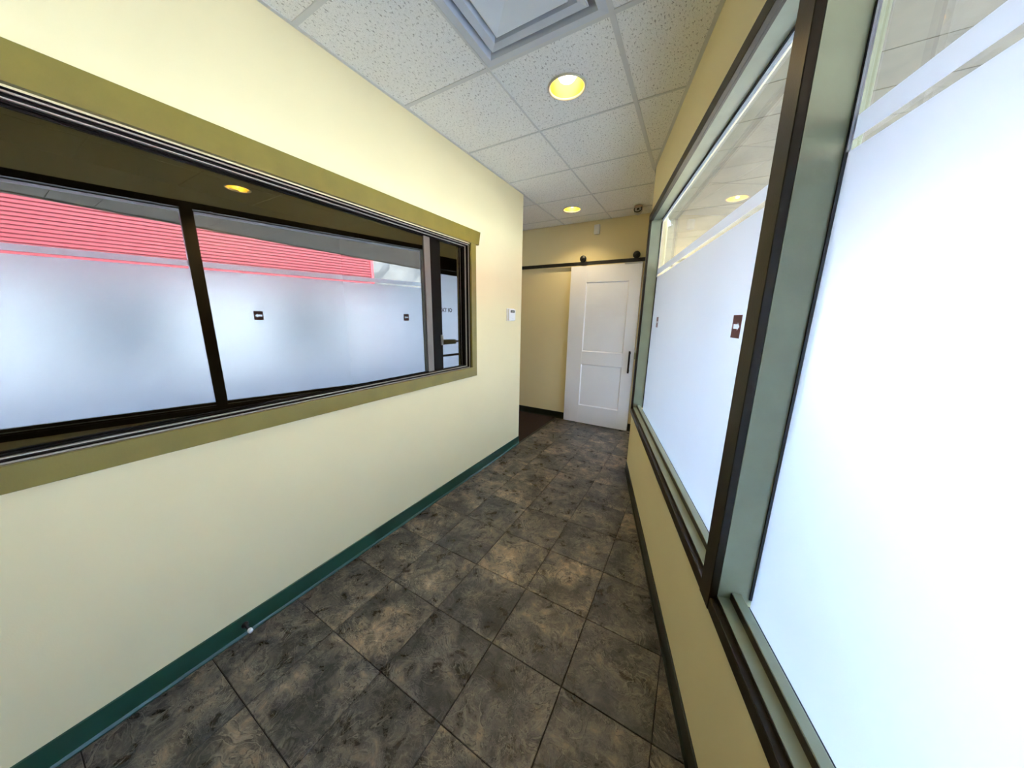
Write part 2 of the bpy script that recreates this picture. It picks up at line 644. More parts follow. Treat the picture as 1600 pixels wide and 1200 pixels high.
# ------------------------------------------------------------------ ceiling: slab, grid, panels
cl = MB()
cl.prism([(-5.2, YB - 0.2), (1.6, YB - 0.2), (1.6, 2.0), (rw(SE, 0.14, 0).x + 0.05, C2.y), (E2.x + 0.14, YE + 0.2), (-5.2, YE + 0.2)], H + 0.34, H + 0.46)
ceiling = cl.build('ceiling', 'tee', None, 'suspended ceiling of white fissured panels in a metal grid', 'ceiling', kind='structure')
GX, GY, GS = XL, 1.541, 0.61
LIGHTS = [(-0.752, 1.850), (-1.378, 3.708)]
DIFF = (1, -1)          # grid cell of the air diffuser
for j in range(-7, 5):
    for i in range(-5, 4):
        x0_, x1_ = GX + GS * i, GX + GS * (i + 1)
        y0_, y1_ = GY + GS * j, min(GY + GS * (j + 1), YE)
        if (i, j) == DIFF:
            continue
        g = 0.004
        poly = [(x0_ + g, y0_ + g), (x1_ - g, y0_ + g), (x1_ - g, y1_ - g), (x0_ + g, y1_ - g)]
        if i < 0:
            if y1_ < YL + 0.05:
                continue
            poly = clip(poly, 0, -1, -(YL + 0.004))
            poly = clip(poly, 0, 1, YE - 0.004)
        else:
            poly = room_clip(poly, 0.004, i >= 2)
        if area(poly) < 0.0003:
            continue
        hole = None
        for lx, ly in LIGHTS:
            if x0_ < lx < x1_ and y0_ < ly < y1_:
                hole = (lx, ly)
        b = MB()
        if hole is None:
            b.prism(poly, H + 0.003, H + 0.016)
        else:
            lx, ly = hole
            n = 40
            cir = [(lx + 0.094 * math.cos(2 * math.pi * q / n), ly + 0.094 * math.sin(2 * math.pi * q / n)) for q in range(n)]
            out = []
            (ax, ay), (bx, by) = (x0_ + g, y0_ + g), (x1_ - g, y1_ - g)
            for q in range(n):
                c_, s_ = math.cos(2 * math.pi * q / n), math.sin(2 * math.pi * q / n)
                ts = []
                if c_ > 1e-9: ts.append((bx - lx) / c_)
                if c_ < -1e-9: ts.append((ax - lx) / c_)
                if s_ > 1e-9: ts.append((by - ly) / s_)
                if s_ < -1e-9: ts.append((ay - ly) / s_)
                t_ = min(ts)
                out.append((lx + c_ * t_, ly + s_ * t_))
            for cxx, cyy in ((ax, ay), (bx, ay), (bx, by), (ax, by)):   # snap the nearest ray to each corner
                q = min(range(n), key=lambda k: (out[k][0] - cxx) ** 2 + (out[k][1] - cyy) ** 2)
                out[q] = (cxx, cyy)
            vs, fs = [], []
            for zz in (H + 0.003, H + 0.016):
                vs += [(p[0], p[1], zz) for p in cir] + [(p[0], p[1], zz) for p in out]
            for q in range(n):
                r_ = (q + 1) % n
                fs.append((q, r_, n + r_, n + q))
                fs.append((2 * n + q, 3 * n + q, 3 * n + r_, 2 * n + r_))
                fs.append((q, 2 * n + q, 2 * n + r_, r_))
                fs.append((n + q, n + r_, 3 * n + r_, 3 * n + q))
            b.faces(vs, fs)
        b.build('ceiling_panel', 'ceil', ceiling)


def tee(x0, x1, y0, y1, z=H):
    b = MB()
    b.box(x0, x1, y0, y1, z - 0.0005, z + 0.006, 0.0008)
    b.box((x0 + x1) / 2 - 0.002 if x1 - x0 < y1 - y0 else x0, (x0 + x1) / 2 + 0.002 if x1 - x0 < y1 - y0 else x1,
          (y0 + y1) / 2 - 0.002 if x1 - x0 >= y1 - y0 else y0, (y0 + y1) / 2 + 0.002 if x1 - x0 >= y1 - y0 else y1, z + 0.006, z + 0.036)
    b.build('grid_bar', 'tee', ceiling)


def wall_x(y):
    if y < C2.y:
        return (C1N - NO.y * y) / NO.x
    return (C2N - N2.y * y) / N2.x


# runners along the corridor
tee(GX + GS - 0.006, GX + GS + 0.006, YB, YE - 0.005)
y_hit = (C1N - NO.x * (GX + 2 * GS)) / NO.y
tee(GX + 2 * GS - 0.012, GX + 2 * GS + 0.012, YB, y_hit - 0.02)
tee(GX + 3 * GS - 0.012, GX + 3 * GS + 0.012, YB, (C1N - NO.x * (GX + 3 * GS)) / NO.y - 0.05)
tee(GX - 0.014, GX + 0.006, YL + 0.01, YE - 0.005)
for k in (1, 2, 3):
    tee(GX - GS * k - 0.007, GX - GS * k + 0.007, YL + 0.01, YE - 0.005)
for j in range(-6, 5):
    y = GY + GS * j
    hw = 0.012 if j in (0, -1) else 0.0065
    cuts = [GX + 0.008] + [GX + GS * q for q in (1, 2, 3) if GX + GS * q < wall_x(y) - 0.01] + [wall_x(y + hw) - 0.008]
    for a, c in zip(cuts[:-1], cuts[1:]):
        if c - a > 0.03:
            tee(a + 0.007, c - 0.007, y - hw, y + hw)
    if y > YL:
        for k in (0, 1, 2):
            tee(GX - GS * (k + 1) + 0.008, GX - GS * k - 0.015, y - hw, y + hw)
# wall angle along the side walls
b = MB()
b.box(XL, XL + 0.016, YB, YL, H - 0.001, H + 0.003)
b.box(XL, XL + 0.002, YB, YL, H + 0.003, H + 0.02)
b.build('wall_angle', 'tee', ceiling)
b = MB(rw)
b.box(-3.0, SE, WF - 0.018, WF, H - 0.001, H + 0.003)
b.build('wall_angle', 'tee', ceiling)

# ------------------------------------------------------------------ walls
# left wall with the opening of the sliding window
OY0, OY1, OZ0, OZ1 = -0.30, 2.163, 1.040, 2.062
TW = 0.125
b = MB()
b.box(XL - TW, XL, YB, OY0, 0, H + 0.34)
b.box(XL - TW, XL, OY1, YL, 0, H + 0.34)
b.box(XL - TW, XL, OY0, OY1, 0, OZ0)
b.box(XL - TW, XL, OY0, OY1, OZ1, H + 0.34)
b.build('wall_left', 'wall', None, 'cream painted corridor wall that holds the sliding window', 'wall', kind='structure')
# end wall
b = MB()
b.box(-5.2, E2.x + 0.16, YE, YE + 0.12, 0, H + 0.34)
b.build('wall_end', 'wall', None, 'cream end wall behind the white sliding door', 'wall', kind='structure')
# corridor back wall behind the photographer
b = MB()
b.box(XL - TW, rw(-3.0, 0.12, 0).x, YB - 0.12, YB, 0, H + 0.34)
b.build('wall_back', 'wall', None, 'cream wall closing the corridor behind the viewer', 'wall', kind='structure')
# window wall: below, above and between the panes
WIN = [(-1.30, 1.030), (1.098, 3.13)]
Z0, Z1 = 0.655, 2.300
WO = 0.10
b = MB(rw)
b.box(-3.0, SE, WF, WO, 0, Z0)
b.box(-3.0, SE, WF, WO, Z1, H + 0.34)
b.box(-3.0, WIN[0][0], WF, WO, Z0, Z1)
b.box(WIN[1][1], SE, WF, WO, Z0, Z1)
b.build('wall_right', 'wall', None, 'cream wall under and over the frosted windows', 'wall', kind='structure')
# entrance wall past the windows: solid over and beside the glass door
DS0, DS1, DZ = 0.07, L2 - 0.07, 2.10
b = MB(sg)
b.box(0.0, L2, 0.0, 0.10, DZ + 0.16, H + 0.34)
b.box(0.0, DS0, 0.0, 0.10, 0, DZ + 0.16)
b.box(DS1, L2, 0.0, 0.10, 0, DZ + 0.16)
b.build('wall_entrance', 'wall', None, 'short cream wall around the glass entrance door', 'wall', kind='structure')
# side hall and storeroom behind the left wall
b = MB()
b.box(-5.3, -5.2, YL - 0.12, YE + 0.12, 0, H + 0.34)
b.box(-5.2, XL - TW, YL - 0.12, YL, 0, H + 0.34)
b.build('wall_hall', 'wall', None, 'cream wall of the side hall past the corner', 'wall', kind='structure')
b = MB()
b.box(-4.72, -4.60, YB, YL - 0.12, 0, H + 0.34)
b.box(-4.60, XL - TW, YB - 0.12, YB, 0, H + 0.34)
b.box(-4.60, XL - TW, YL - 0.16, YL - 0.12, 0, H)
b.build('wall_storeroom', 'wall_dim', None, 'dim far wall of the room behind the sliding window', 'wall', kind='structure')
b = MB()
b.prism([(-4.72, YB), (XL - TW, YB), (XL - TW, YL - 0.12), (-4.72, YL - 0.12)], -0.1, 0.0)
b.build('floor_storeroom', 'carpet', None, 'dark floor of the room behind the sliding window', 'floor', kind='structure')

# ------------------------------------------------------------------ skirting
b = MB()
b.extrude([(XL, 0.0), (XL + 0.012, 0.0), (XL + 0.012, 0.006), (XL + 0.006, 0.016), (XL + 0.005, 0.098), (XL, 0.101)], YB, YL + 0.004, axis=1)
b.build('baseboard_left', 'base_green', None, 'dark green vinyl baseboard along the left wall', 'baseboard', kind='structure')
b = MB(rw)
b.extrude([(WF, 0.0), (WF - 0.014, 0.0), (WF - 0.014, 0.006), (WF - 0.007, 0.018), (WF - 0.006, 0.098), (WF, 0.101)], -3.0, SE + 0.004, axis=0)
b.build('baseboard_right', 'base_dark', None, 'blackish vinyl baseboard under the frosted windows', 'baseboard', kind='structure')
b = MB()
b.extrude([(YE, 0.0), (YE - 0.012, 0.0), (YE - 0.012, 0.006), (YE - 0.006, 0.016), (YE - 0.005, 0.098), (YE, 0.101)], -5.2, E2.x, axis=0)
b.build('baseboard_end', 'base_dark', None, 'dark vinyl baseboard along the end wall', 'baseboard', kind='structure')

# ------------------------------------------------------------------ left sliding window
wroot = empty('window_1', (XL, (OY0 + OY1) / 2, OZ0), 'dark reflective sliding window with olive casing in the left wall', 'window', kind='structure')
CF = 0.018
Y0c, Y1c = OY0 - 0.062, OY1 + 0.062
# head casing with flared ears
b = MB()
b.extrude([(Y0c - 0.02, 2.068), (Y1c + 0.035, 2.068), (Y1c + 0.058, 2.173), (Y0c - 0.045, 2.173)], XL, XL + CF + 0.004, axis=0)
b.build('head_casing', 'olive', wroot)
for ya, yb in ((OY1 - 0.004, Y1c), (Y0c, OY0 + 0.004)):
    b = MB()
    b.box(XL, XL + CF, ya, yb, 1.047, 2.068, 0.0015)
    b.build('side_casing', 'olive', wroot)
b = MB()
b.box(XL, XL + CF, Y0c, Y1c, 0.966, 1.047, 0.0015)
b.build('bottom_casing', 'olive', wroot)


def ring(name, mat, x0, x1, inset, wid, parent, zt=0.0):
    """rectangular frame following the opening"""
    b = MB()
    a0, a1, c0, c1 = OY0 + inset, OY1 - inset, OZ0 + inset, OZ1 - inset
    b.box(x0, x1, a0, a1, c1 - wid, c1)
    b.box(x0, x1, a0, a1, c0, c0 + wid)
    b.box(x0, x1, a0, a0 + wid, c0 + wid, c1 - wid)
    b.box(x0, x1, a1 - wid, a1, c0 + wid, c1 - wid)
    return b.build(name, mat, parent)


ring('jamb_liner', 'bronze', XL - TW, XL - 0.002, 0.0, 0.006, wroot)
ring('track_lip', 'alu', XL - 0.012, XL - 0.006, 0.006, 0.005, wroot)
ring('frame', 'bronze', XL - 0.030, XL - 0.013, 0.006, 0.010, wroot)
ring('track_lip', 'alu', XL - 0.042, XL - 0.030, 0.006, 0.014, wroot)
ring('frame', 'bronze', XL - 0.110, XL - 0.042, 0.006, 0.020, wroot)
XG = XL - 0.060
iy0, iy1, iz0, iz1 = OY0 + 0.026, OY1 - 0.026, OZ0 + 0.026, OZ1 - 0.026
# large sash and small fixed sash
sa = MB()
for (ya, yb, za, zb) in ((iy0, 1.752, iz1 - 0.006, iz1), (iy0, 1.752, iz0, iz0 + 0.006), (iy0, iy0 + 0.03, iz0, iz1)):
    sa.box(XG - 0.010, XG + 0.006, ya, yb, za, zb)
sash = sa.build('sash', 'bronze', wroot)
b = MB()
b.box(XG - 0.012, XG + 0.008, 1.705, 1.765, iz0, iz1, 0.002)
b.build('sash_stile', 'stile', wroot)
b = MB()
b.box(XG - 0.030, XG + 0.006, 1.765, 1.872, iz0, iz1, 0.003)
b.build('meeting_stile', 'bronze', wroot)
b = MB()
b.box(XG - 0.003, XG + 0.0, iy0 + 0.03, 1.706, iz0 + 0.006, iz1 - 0.006)
b.build('pane', 'mirror_glass', wroot)
b = MB()
b.box(XG - 0.003, XG + 0.0, 1.872, iy1, iz0, iz1)
b.build('pane', 'mirror_glass', wroot)
b = MB()
b.box(XG + 0.006, XG + 0.018, 1.845, 1.866, 1.26, 1.34, 0.003)
b.box(XG + 0.018, XG + 0.026, 1.850, 1.861, 1.28, 1.325, 0.003)
b.build('latch', 'stile', wroot)

# ------------------------------------------------------------------ frosted windows
FB, FS0, FS1 = 1.838, 1.858, 1.903


def arrow(bm_s, z, sz, parent, s_dir=-1):
    """maroon square with the arrow left out of it, as flat strips around the arrow"""
    h = sz / 2
    w0, w1 = WG - 0.0028, WG - 0.0018
    b = MB(rw)

    def P(u, v):
        return (bm_s + u * h * 0.86 * s_dir, z + v * h)
    tip, neck, tail = (0.72, 0.0), 0.18, -0.74
    top = [(-1, 1), (1, 1), (1, 0.0), tip, (0.18, 0.42), (0.18, 0.20), (tail, 0.20), (tail, 0), (-1, 0)]
    for poly in (top, [(u, -v) for u, v in top]):
        t = bmesh.new()
        A = [t.verts.new((P(u, v)[0], w0, P(u, v)[1])) for u, v in poly]
        Bv = [t.verts.new((P(u, v)[0], w1, P(u, v)[1])) for u, v in poly]
        t.faces.new(A)
        t.faces.new(Bv[::-1])
        n = len(poly)
        for i in range(n):
            t.faces.new((A[i], A[(i + 1) % n], Bv[(i + 1) % n], Bv[i]))
        b._merge(t)
    b.build('arrow_decal', 'decal', parent, 'dark maroon square with a white arrow')


for wi, (s0, s1) in enumerate(WIN):
    root = empty('window_%d' % (wi + 2), rw((s0 + s1) / 2, WF, Z0),
                 ['nearer frosted window right of the dark post', 'farther frosted window with arrow decals beside the white door'][wi], 'window', kind='structure')
    near = wi == 0
    # casing, proud of the wall
    ca, cb = s0 - (0.045 if near else 0.0), s1 + (0.0 if near else 0.022)
    b = MB(rw)
    b.box(ca, cb, WF - 0.018, WF + 0.001, 2.287, 2.336, 0.002)
    b.build('head_casing', 'brown', root)
    b = MB(rw)
    b.box(ca, cb, WF - 0.018, WF + 0.001, 0.620, 0.662, 0.002)
    b.build('apron', 'brown', root)
    b = MB(rw)
    if near:
        b.box(s0 - 0.045, s0, WF - 0.018, WF, 0.662, 2.287, 0.002)
    else:
        b.box(s1 - 0.018, s1 + 0.022, WF - 0.018, WF, 0.662, 2.287, 0.002)
    b.build('side_casing', 'brown', root)
    # stepped sill
    b = MB(rw)
    b.box(s0, s1, WF + 0.001, 0.023, 0.655, 0.674, 0.0015)
    b.build('sill', 'sage', root)
    b = MB(rw)
    b.box(s0, s1, 0.023, 0.050, 0.655, 0.697, 0.002)
    b.build('sill_stop', 'sage', root)
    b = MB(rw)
    b.box(s0, s1, WF - 0.0005, WF + 0.001, 0.662, 0.6735)  # backlit shade of the lower riser, put in as a brown strip
    b.build('sill_edge_shade', 'brown', root, 'dark strip put in as the backlit shade of the lower step')
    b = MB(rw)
    b.box(s0, s1, 0.0215, 0.023, 0.674, 0.6960)  # upper riser's shade built the same way, as a brown strip
    b.build('sill_edge_shade', 'brown', root, 'dark strip put in as the backlit shade of the upper step')
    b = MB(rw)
    b.box(s0, s1, WF + 0.001, WF + 0.010, 2.2885, 2.2960)  # dark of the head groove put in as a brown strip
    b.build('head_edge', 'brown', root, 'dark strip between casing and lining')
    # jamb lining: head and the two sides
    b = MB(rw)
    b.box(s0, s1, WF + 0.001, WG + 0.004, Z1 - 0.004, Z1 + 0.0)
    b.build('head_lining', 'sage', root)
    b = MB(rw)
    b.box(s0, s0 + 0.003, WF + 0.001, WG, Z0 + 0.02, Z1 - 0.004)
    b.build('side_lining', 'sage', root)
    b = MB(rw)
    b.box(s1 - 0.003, s1, WF + 0.001, WG, Z0 + 0.02, Z1 - 0.004)
    b.build('side_lining', 'sage', root)
    # groove shadow gap and glazing bead round the glass
    b = MB(rw)
    b.box(s0 + 0.003, s1 - 0.003, WG - 0.012, WG - 0.004, Z1 - 0.009, Z1 - 0.004)
    b.box(s0 + 0.003, s0 + 0.007, WG - 0.008, WG - 0.001, Z0 + 0.03, Z1 - 0.009)
    b.box(s1 - 0.007, s1 - 0.003, WG - 0.008, WG - 0.001, Z0 + 0.03, Z1 - 0.009)
    b.box(s0 + 0.003, s1 - 0.003, WG - 0.006, WG - 0.003, Z0, Z0 + 0.006)
    b.build('gasket', 'gasket', root)
    b = MB(rw)
    b.box(s0 + 0.007, s1 - 0.007, WG - 0.006, WG - 0.002, Z1 - 0.028, Z1 - 0.009)
    b.box(s1 - 0.014, s1 - 0.007, WG - 0.006, WG - 0.002, FB, Z1 - 0.028)
    b.build('glazing_bead', 'film', root, 'white glazing strip at the edge of the glass')
    b = MB(rw)
    b.box(s0 + 0.003, s1 - 0.003, WG, WG + 0.006, Z0, Z1 - 0.004)
    b.build('pane', 'glass', root)
    b = MB(rw)
    b.box(s0 + 0.005, s1 - 0.005, WG - 0.0015, WG - 0.0005, Z0, FB)
    f = b.build('frosted_film', 'film', root, 'frosted white privacy film')
    b = MB(rw)
    b.box(s0 + 0.005, s1 - 0.005, WG - 0.0015, WG - 0.0005, FS0, FS1)
    b.build('film_band', 'film', root, 'narrow frosted strip over the film')
    if not near:
        for s in (1.424, 2.895):
            arrow(s, 1.463, 0.082, f)

# the post between the two frosted windows
b = MB(rw)
b.box(WIN[0][1], WIN[1][0], WF + 0.002, WO, Z0, Z1, 0.002)
post = b.build('trim_2', 'sage', None, 'dark painted post between the two frosted windows', 'window post', kind='structure')

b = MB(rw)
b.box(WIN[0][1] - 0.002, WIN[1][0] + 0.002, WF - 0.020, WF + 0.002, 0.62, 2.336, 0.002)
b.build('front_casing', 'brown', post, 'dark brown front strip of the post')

# ------------------------------------------------------------------ entrance door past the windows (seen in the dark pane)
d2 = empty('door_2', sg(L2 / 2, 0.03, 0), 'frosted glass entrance door with push bar, mirrored in the dark window', 'door', kind='structure')
b = MB(sg)
b.box(DS0, DS1, 0.02, 0.08, DZ, DZ + 0.16, 0.003)
b.box(DS0, DS0 + 0.05, 0.02, 0.08, 0.0, DZ, 0.003)
b.box(DS1 - 0.05, DS1, 0.02, 0.08, 0.0, DZ, 0.003)
b.build('frame', 'bronze', d2)
b = MB(sg)
b.box(DS0 + 0.052, DS1 - 0.052, 0.03, 0.07, 0.01, 0.20, 0.003)
b.box(DS0 + 0.052, DS1 - 0.052, 0.03, 0.07, DZ - 0.06, DZ - 0.004, 0.003)
b.box(DS0 + 0.052, DS0 + 0.10, 0.03, 0.07, 0.20, DZ - 0.06, 0.003)
b.box(DS1 - 0.10, DS1 - 0.052, 0.03, 0.07, 0.20, DZ - 0.06, 0.003)
b.build('door_leaf', 'bronze', d2)
b = MB(sg)
b.box(DS0 + 0.10, DS1 - 0.10, 0.052, 0.058, 0.20, DZ - 0.06)
b.build('pane', 'glass', d2)
b = MB(sg)
b.box(DS0 + 0.10, DS1 - 0.10, 0.0495, 0.0505, 0.20, DZ - 0.06)
fdoor = b.build('frosted_film', 'film', d2)
b = MB(sg)
b.box(DS0 + 0.10, DS0 + 0.36, -0.035, 0.03, 1.10, 1.165, 0.006, 2)
pb = b.build('push_bar', 'sage', d2, 'push bar with a square housing')
b = MB(sg)
b.box(DS0 + 0.36, DS1 - 0.06, -0.025, 0.0, 1.122, 1.146, 0.004, 2)
b.box(DS1 - 0.09, DS1 - 0.06, -0.025, 0.03, 1.115, 1.153, 0.003)
b.build('bar', 'black', pb)
b = MB(sg)
b.box(DS0 + 0.10, DS1 - 0.10, 0.010, 0.03, 0.925, 0.955, 0.004)
b.build('cross_rail', 'black', d2)
cu = bpy.data.curves.new('lettering', 'FONT')
cu.body = 'OXT IO'
cu.size = 0.072
cu.offset = 0.0022
cu.extrude = 0.0006
cu.align_x = 'CENTER'
tx = bpy.data.objects.new('lettering', cu)
COL.objects.link(tx)
dg = bpy.context.evaluated_depsgraph_get()
me = bpy.data.meshes.new_from_object(tx.evaluated_get(dg))
bpy.data.objects.remove(tx)
b = MB()
t = bmesh.new()
t.from_mesh(me)
for v in t.verts:      # reads from the street, so it is turned about when seen from inside
    v.co = sg(0.318 + v.co.x, 0.0475 + v.co.z, 1.545 + v.co.y)
b._merge(t)
b.build('lettering', 'text_ink', fdoor)

# ------------------------------------------------------------------ white sliding barn door
YD = YE - 0.055            # front face of the leaf
DX0, DX1, DZ0, DZ1 = -1.527, -0.628, 0.012, 2.158
d1 = empty('door_1', ((DX0 + DX1) / 2, YD, DZ0), 'white two-panel sliding door hung from a black rail', 'door', kind='structure')
PA = (-1.311, -0.765)
zz = [(0.272, 0.865), (1.040, 1.952)]
b = MB()
b.box(DX0, PA[0], YD, YD + 0.035, DZ0, DZ1, 0.0015)
b.build('stile', 'white_door', d1)
b = MB()
b.box(PA[1], DX1, YD, YD + 0.035, DZ0, DZ1, 0.0015)
b.build('stile', 'white_door', d1)
for za, zb in ((DZ0, zz[0][0]), (zz[0][1], zz[1][0]), (zz[1][1], DZ1)):
    b = MB()
    b.box(PA[0], PA[1], YD, YD + 0.035, za, zb)
    b.build('rail', 'white_door', d1)
for za, zb in zz:
    b = MB()
    b.box(PA[0], PA[1], YD + 0.011, YD + 0.028, za, zb)
    pn = b.build('door_panel', 'white_door', d1)
    b = MB()       # sloped moulding round the panel
    m = 0.012
    fy, py = YD + 0.0006, YD + 0.0112
    o_ = [(PA[0], fy, za), (PA[1], fy, za), (PA[1], fy, zb), (PA[0], fy, zb)]
    i_ = [(PA[0] + m, py, za + m), (PA[1] - m, py, za + m), (PA[1] - m, py, zb - m), (PA[0] + m, py, zb - m)]
    b.faces(o_ + i_, [(q, (q + 1) % 4, 4 + (q + 1) % 4, 4 + q) for q in range(4)])
    b.build('moulding', 'white_door', pn)
# handle
b = MB()
hx = -0.676
b.box(hx - 0.011, hx + 0.011, YD - 0.050, YD - 0.030, 0.800, 1.086, 0.006, 2)
b.box(hx - 0.009, hx + 0.009, YD - 0.034, YD, 0.815, 0.840, 0.003)
b.box(hx - 0.009, hx + 0.009, YD - 0.034, YD, 1.046, 1.071, 0.003)
b.build('door_handle', 'black', d1)
# hangers over the rail
RZ0, RZ1 = 2.168, 2.212
for hx in (-1.372, -0.709):
    b = MB()
    b.lathe([(0.0, -0.030), (0.036, -0.030), (0.042, -0.024), (0.042, -0.006), (0.036, 0.0), (0.0, 0.0)], (hx, YD + 0.020, 2.248), 28, axis='y')
    hg = b.build('hanger_wheel', 'black', d1)
    b = MB()
    b.box(hx - 0.013, hx + 0.013, YD - 0.012, YD - 0.006, 2.10, 2.25, 0.002)
    b.build('hanger_strap', 'black', hg) if False else b.bm.free()
    b = MB()
    b.lathe([(0.0, -0.040), (0.010, -0.040), (0.012, -0.036), (0.012, -0.030)], (hx, YD + 0.020, 2.248), 12, axis='y')
    b.build('bolt', 'black', hg)
b = MB()
b.box(-0.835, DX1 - 0.004, YD - 0.004, YD + 0.004, 2.146, 2.164, 0.001)
b.build('top_plate', 'steel', d1)

rt = empty('door_rail', (-1.45, YE - 0.03, RZ0), 'black flat-bar rail above the white sliding door', 'door rail')
b = MB()
b.box(-2.62, -0.606, YD + 0.002, YD + 0.010, RZ0, RZ1, 0.001)
b.build('bar', 'black', rt)
for x in (-2.45, -1.95, -1.49, -1.03, -0.66):
    b = MB()
    b.lathe([(0.012, 0.0), (0.012, YE - YD - 0.010)], (x, YD + 0.010, (RZ0 + RZ1) / 2), 16, axis='y', closed=True)
    st = b.build('standoff', 'black', rt)
    b = MB()
    b.lathe([(0.0, -0.006), (0.010, -0.006), (0.011, 0.0)], (x, YD + 0.002, (RZ0 + RZ1) / 2), 6, axis='y')
    b.build('bolt', 'black', st)

# ------------------------------------------------------------------ things on the walls and ceiling
t1 = empty('thermostat', (XL, 2.82, 1.44), 'white wall thermostat with small grey screen near the wall corner', 'thermostat')
b = MB()
b.box(XL, XL + 0.008, 2.752, 2.900, 1.447, 1.572, 0.003)
b.build('back_plate', 'white_plastic', t1)
b = MB()
b.box(XL + 0.008, XL + 0.030, 2.762, 2.890, 1.452, 1.566, 0.005, 2)
bd = b.build('body', 'white_plastic', t1)
b = MB()
b.box(XL + 0.029, XL + 0.0312, 2.785, 2.868, 1.530, 1.554, 0.001)
sc_ = b.build('screen', 'lcd', t1)
b = MB()
b.box(XL + 0.0310, XL + 0.0316, 2.803, 2.850, 1.538, 1.545)
b.build('digits', 'lcd_seg', sc_)
for k in range(3):
    b = MB()
    b.box(XL + 0.0295, XL + 0.0318, 2.790 + 0.030 * k, 2.806 + 0.030 * k, 1.468, 1.476, 0.001)
    b.build('button', 'white_plastic', t1)

t2 = empty('motion_sensor', (-1.22, YE, 2.54), 'small white motion sensor on the end wall above the rail', 'sensor')
b = MB()
b.box(-1.258, -1.188, YE - 0.045, YE, 2.540, 2.652, 0.008, 2)
b.build('housing', 'white_plastic', t2)
b = MB()
b.box(-1.247, -1.199, YE - 0.050, YE - 0.044, 2.552, 2.600, 0.004, 2)
b.build('lens', 'white_plastic', t2)

# round camera in the ceiling corner
cxy = (-0.690, 3.93)
t3 = empty('security_camera', (cxy[0], cxy[1], H), 'small round security camera under the ceiling corner by the windows', 'camera')
b = MB()
b.lathe([(0.0, 0.0), (0.045, 0.0), (0.045, -0.012), (0.036, -0.020), (0.0, -0.020)], (cxy[0], cxy[1], H - 0.001), 28)
b.build('mount', 'cam_brown', t3)
tilt = Matrix.Translation((cxy[0], cxy[1] - 0.008, H - 0.048)) @ Matrix.Rotation(math.radians(62), 4, 'X') @ Matrix.Rotation(math.radians(0), 4, 'Z')


def cf(x, y, z):
    return tilt @ Vector((x, y, z))


b = MB(cf)
b.lathe([(0.0, -0.040), (0.030, -0.036), (0.043, -0.010), (0.043, 0.018), (0.040, 0.022)], (0, 0, 0), 28)
b.build('housing', 'grey_plastic', t3)
b = MB(cf)
b.lathe([(0.043, 0.016), (0.044, 0.024), (0.036, 0.026), (0.034, 0.020)], (0, 0, 0), 28)
b.build('bezel', 'gasket', t3)
b = MB(cf)
b.lathe([(0.035, 0.020), (0.016, 0.021), (0.015, 0.023)], (0, 0, 0), 28)
fp = b.build('face_plate', 'grey_plastic', t3)
b = MB(cf)
b.lathe([(0.0, 0.030), (0.009, 0.027), (0.015, 0.021)], (0, 0, 0), 24)
b.build('lens', 'lens', fp)
b = MB(cf)
for a in range(6):
    an = a * math.pi / 3 + 0.3
    b.lathe([(0.0, 0.0225), (0.004, 0.022)], (0.025 * math.cos(an), 0.025 * math.sin(an), 0.0), 8)
b.build('infrared_lamps', 'lens', fp)

# door stop by the baseboard
t5 = empty('door_stop', (XL + 0.006, 0.405, 0.05), 'black door stop with a white tip on the green baseboard', 'door stop')
b = MB()
b.lathe([(0.0, 0.0), (0.014, 0.0), (0.014, 0.006), (0.006, 0.008), (0.006, 0.050), (0.0, 0.050)], (XL + 0.006, 0.405, 0.055), 16, axis='x')
b.build('stem', 'black', t5)
b = MB()
b.lathe([(0.0, 0.048), (0.009, 0.048), (0.010, 0.052), (0.009, 0.064), (0.0, 0.066)], (XL + 0.006, 0.405, 0.055), 16, axis='x')
b.build('rubber_tip', 'white_plastic', t5)


# ------------------------------------------------------------------ recessed lights
def downlight(x, y, label, watts, zc=H, r=0.092):
    root = empty('recessed_downlight', (x, y, zc), label, 'ceiling light', 'recessed lights')
    b = MB()
    b.lathe([(r * 1.12, 0.002), (r * 1.12, -0.003), (r * 1.08, -0.005), (r, -0.004), (r * 0.985, 0.004)], (x, y, zc), 48)
    b.build('trim_ring', 'ring', root)
    b = MB()
    b.lathe([(r, -0.001), (r * 0.97, 0.03), (r * 0.88, 0.07), (r * 0.72, 0.115), (r * 0.60, 0.125)], (x, y, zc), 48)
    b.build('reflector', 'gold', root, 'gold reflector cone')
    b = MB()
    b.lathe([(r * 1.04, 0.003), (r * 1.04, 0.16), (0.0, 0.16)], (x, y, zc), 32)
    b.build('housing', 'steel', root)
    b = MB()
    b.lathe([(0.0, 0.026), (0.020, 0.028), (0.040, 0.038), (0.053, 0.058), (0.056, 0.080), (0.052, 0.124)], (x, y, zc), 32)
    b.build('bulb', 'bulb', root, 'glowing bulb')
    for nm, typ, en, zz_ in (('lamp', 'SPOT', watts, 0.012), ('lamp_glow', 'POINT', 0.22, 0.010)):
        ld = bpy.data.lights.new(nm, typ)
        ld.energy = en
        ld.color = (1.0, 0.76, 0.40)
        ld.shadow_soft_size = 0.010
        if typ == 'SPOT':
            ld.spot_size = math.radians(128)
            ld.spot_blend = 0.6
        lo = bpy.data.objects.new(nm, ld)
        COL.objects.link(lo)
        lo.parent = root
        lo.location = (0, 0, zz_)
    return root


downlight(*LIGHTS[0], 'large lit gold downlight in the ceiling nearest the air diffuser', 18)
downlight(*LIGHTS[1], 'lit gold downlight in the ceiling in front of the end wall', 12)

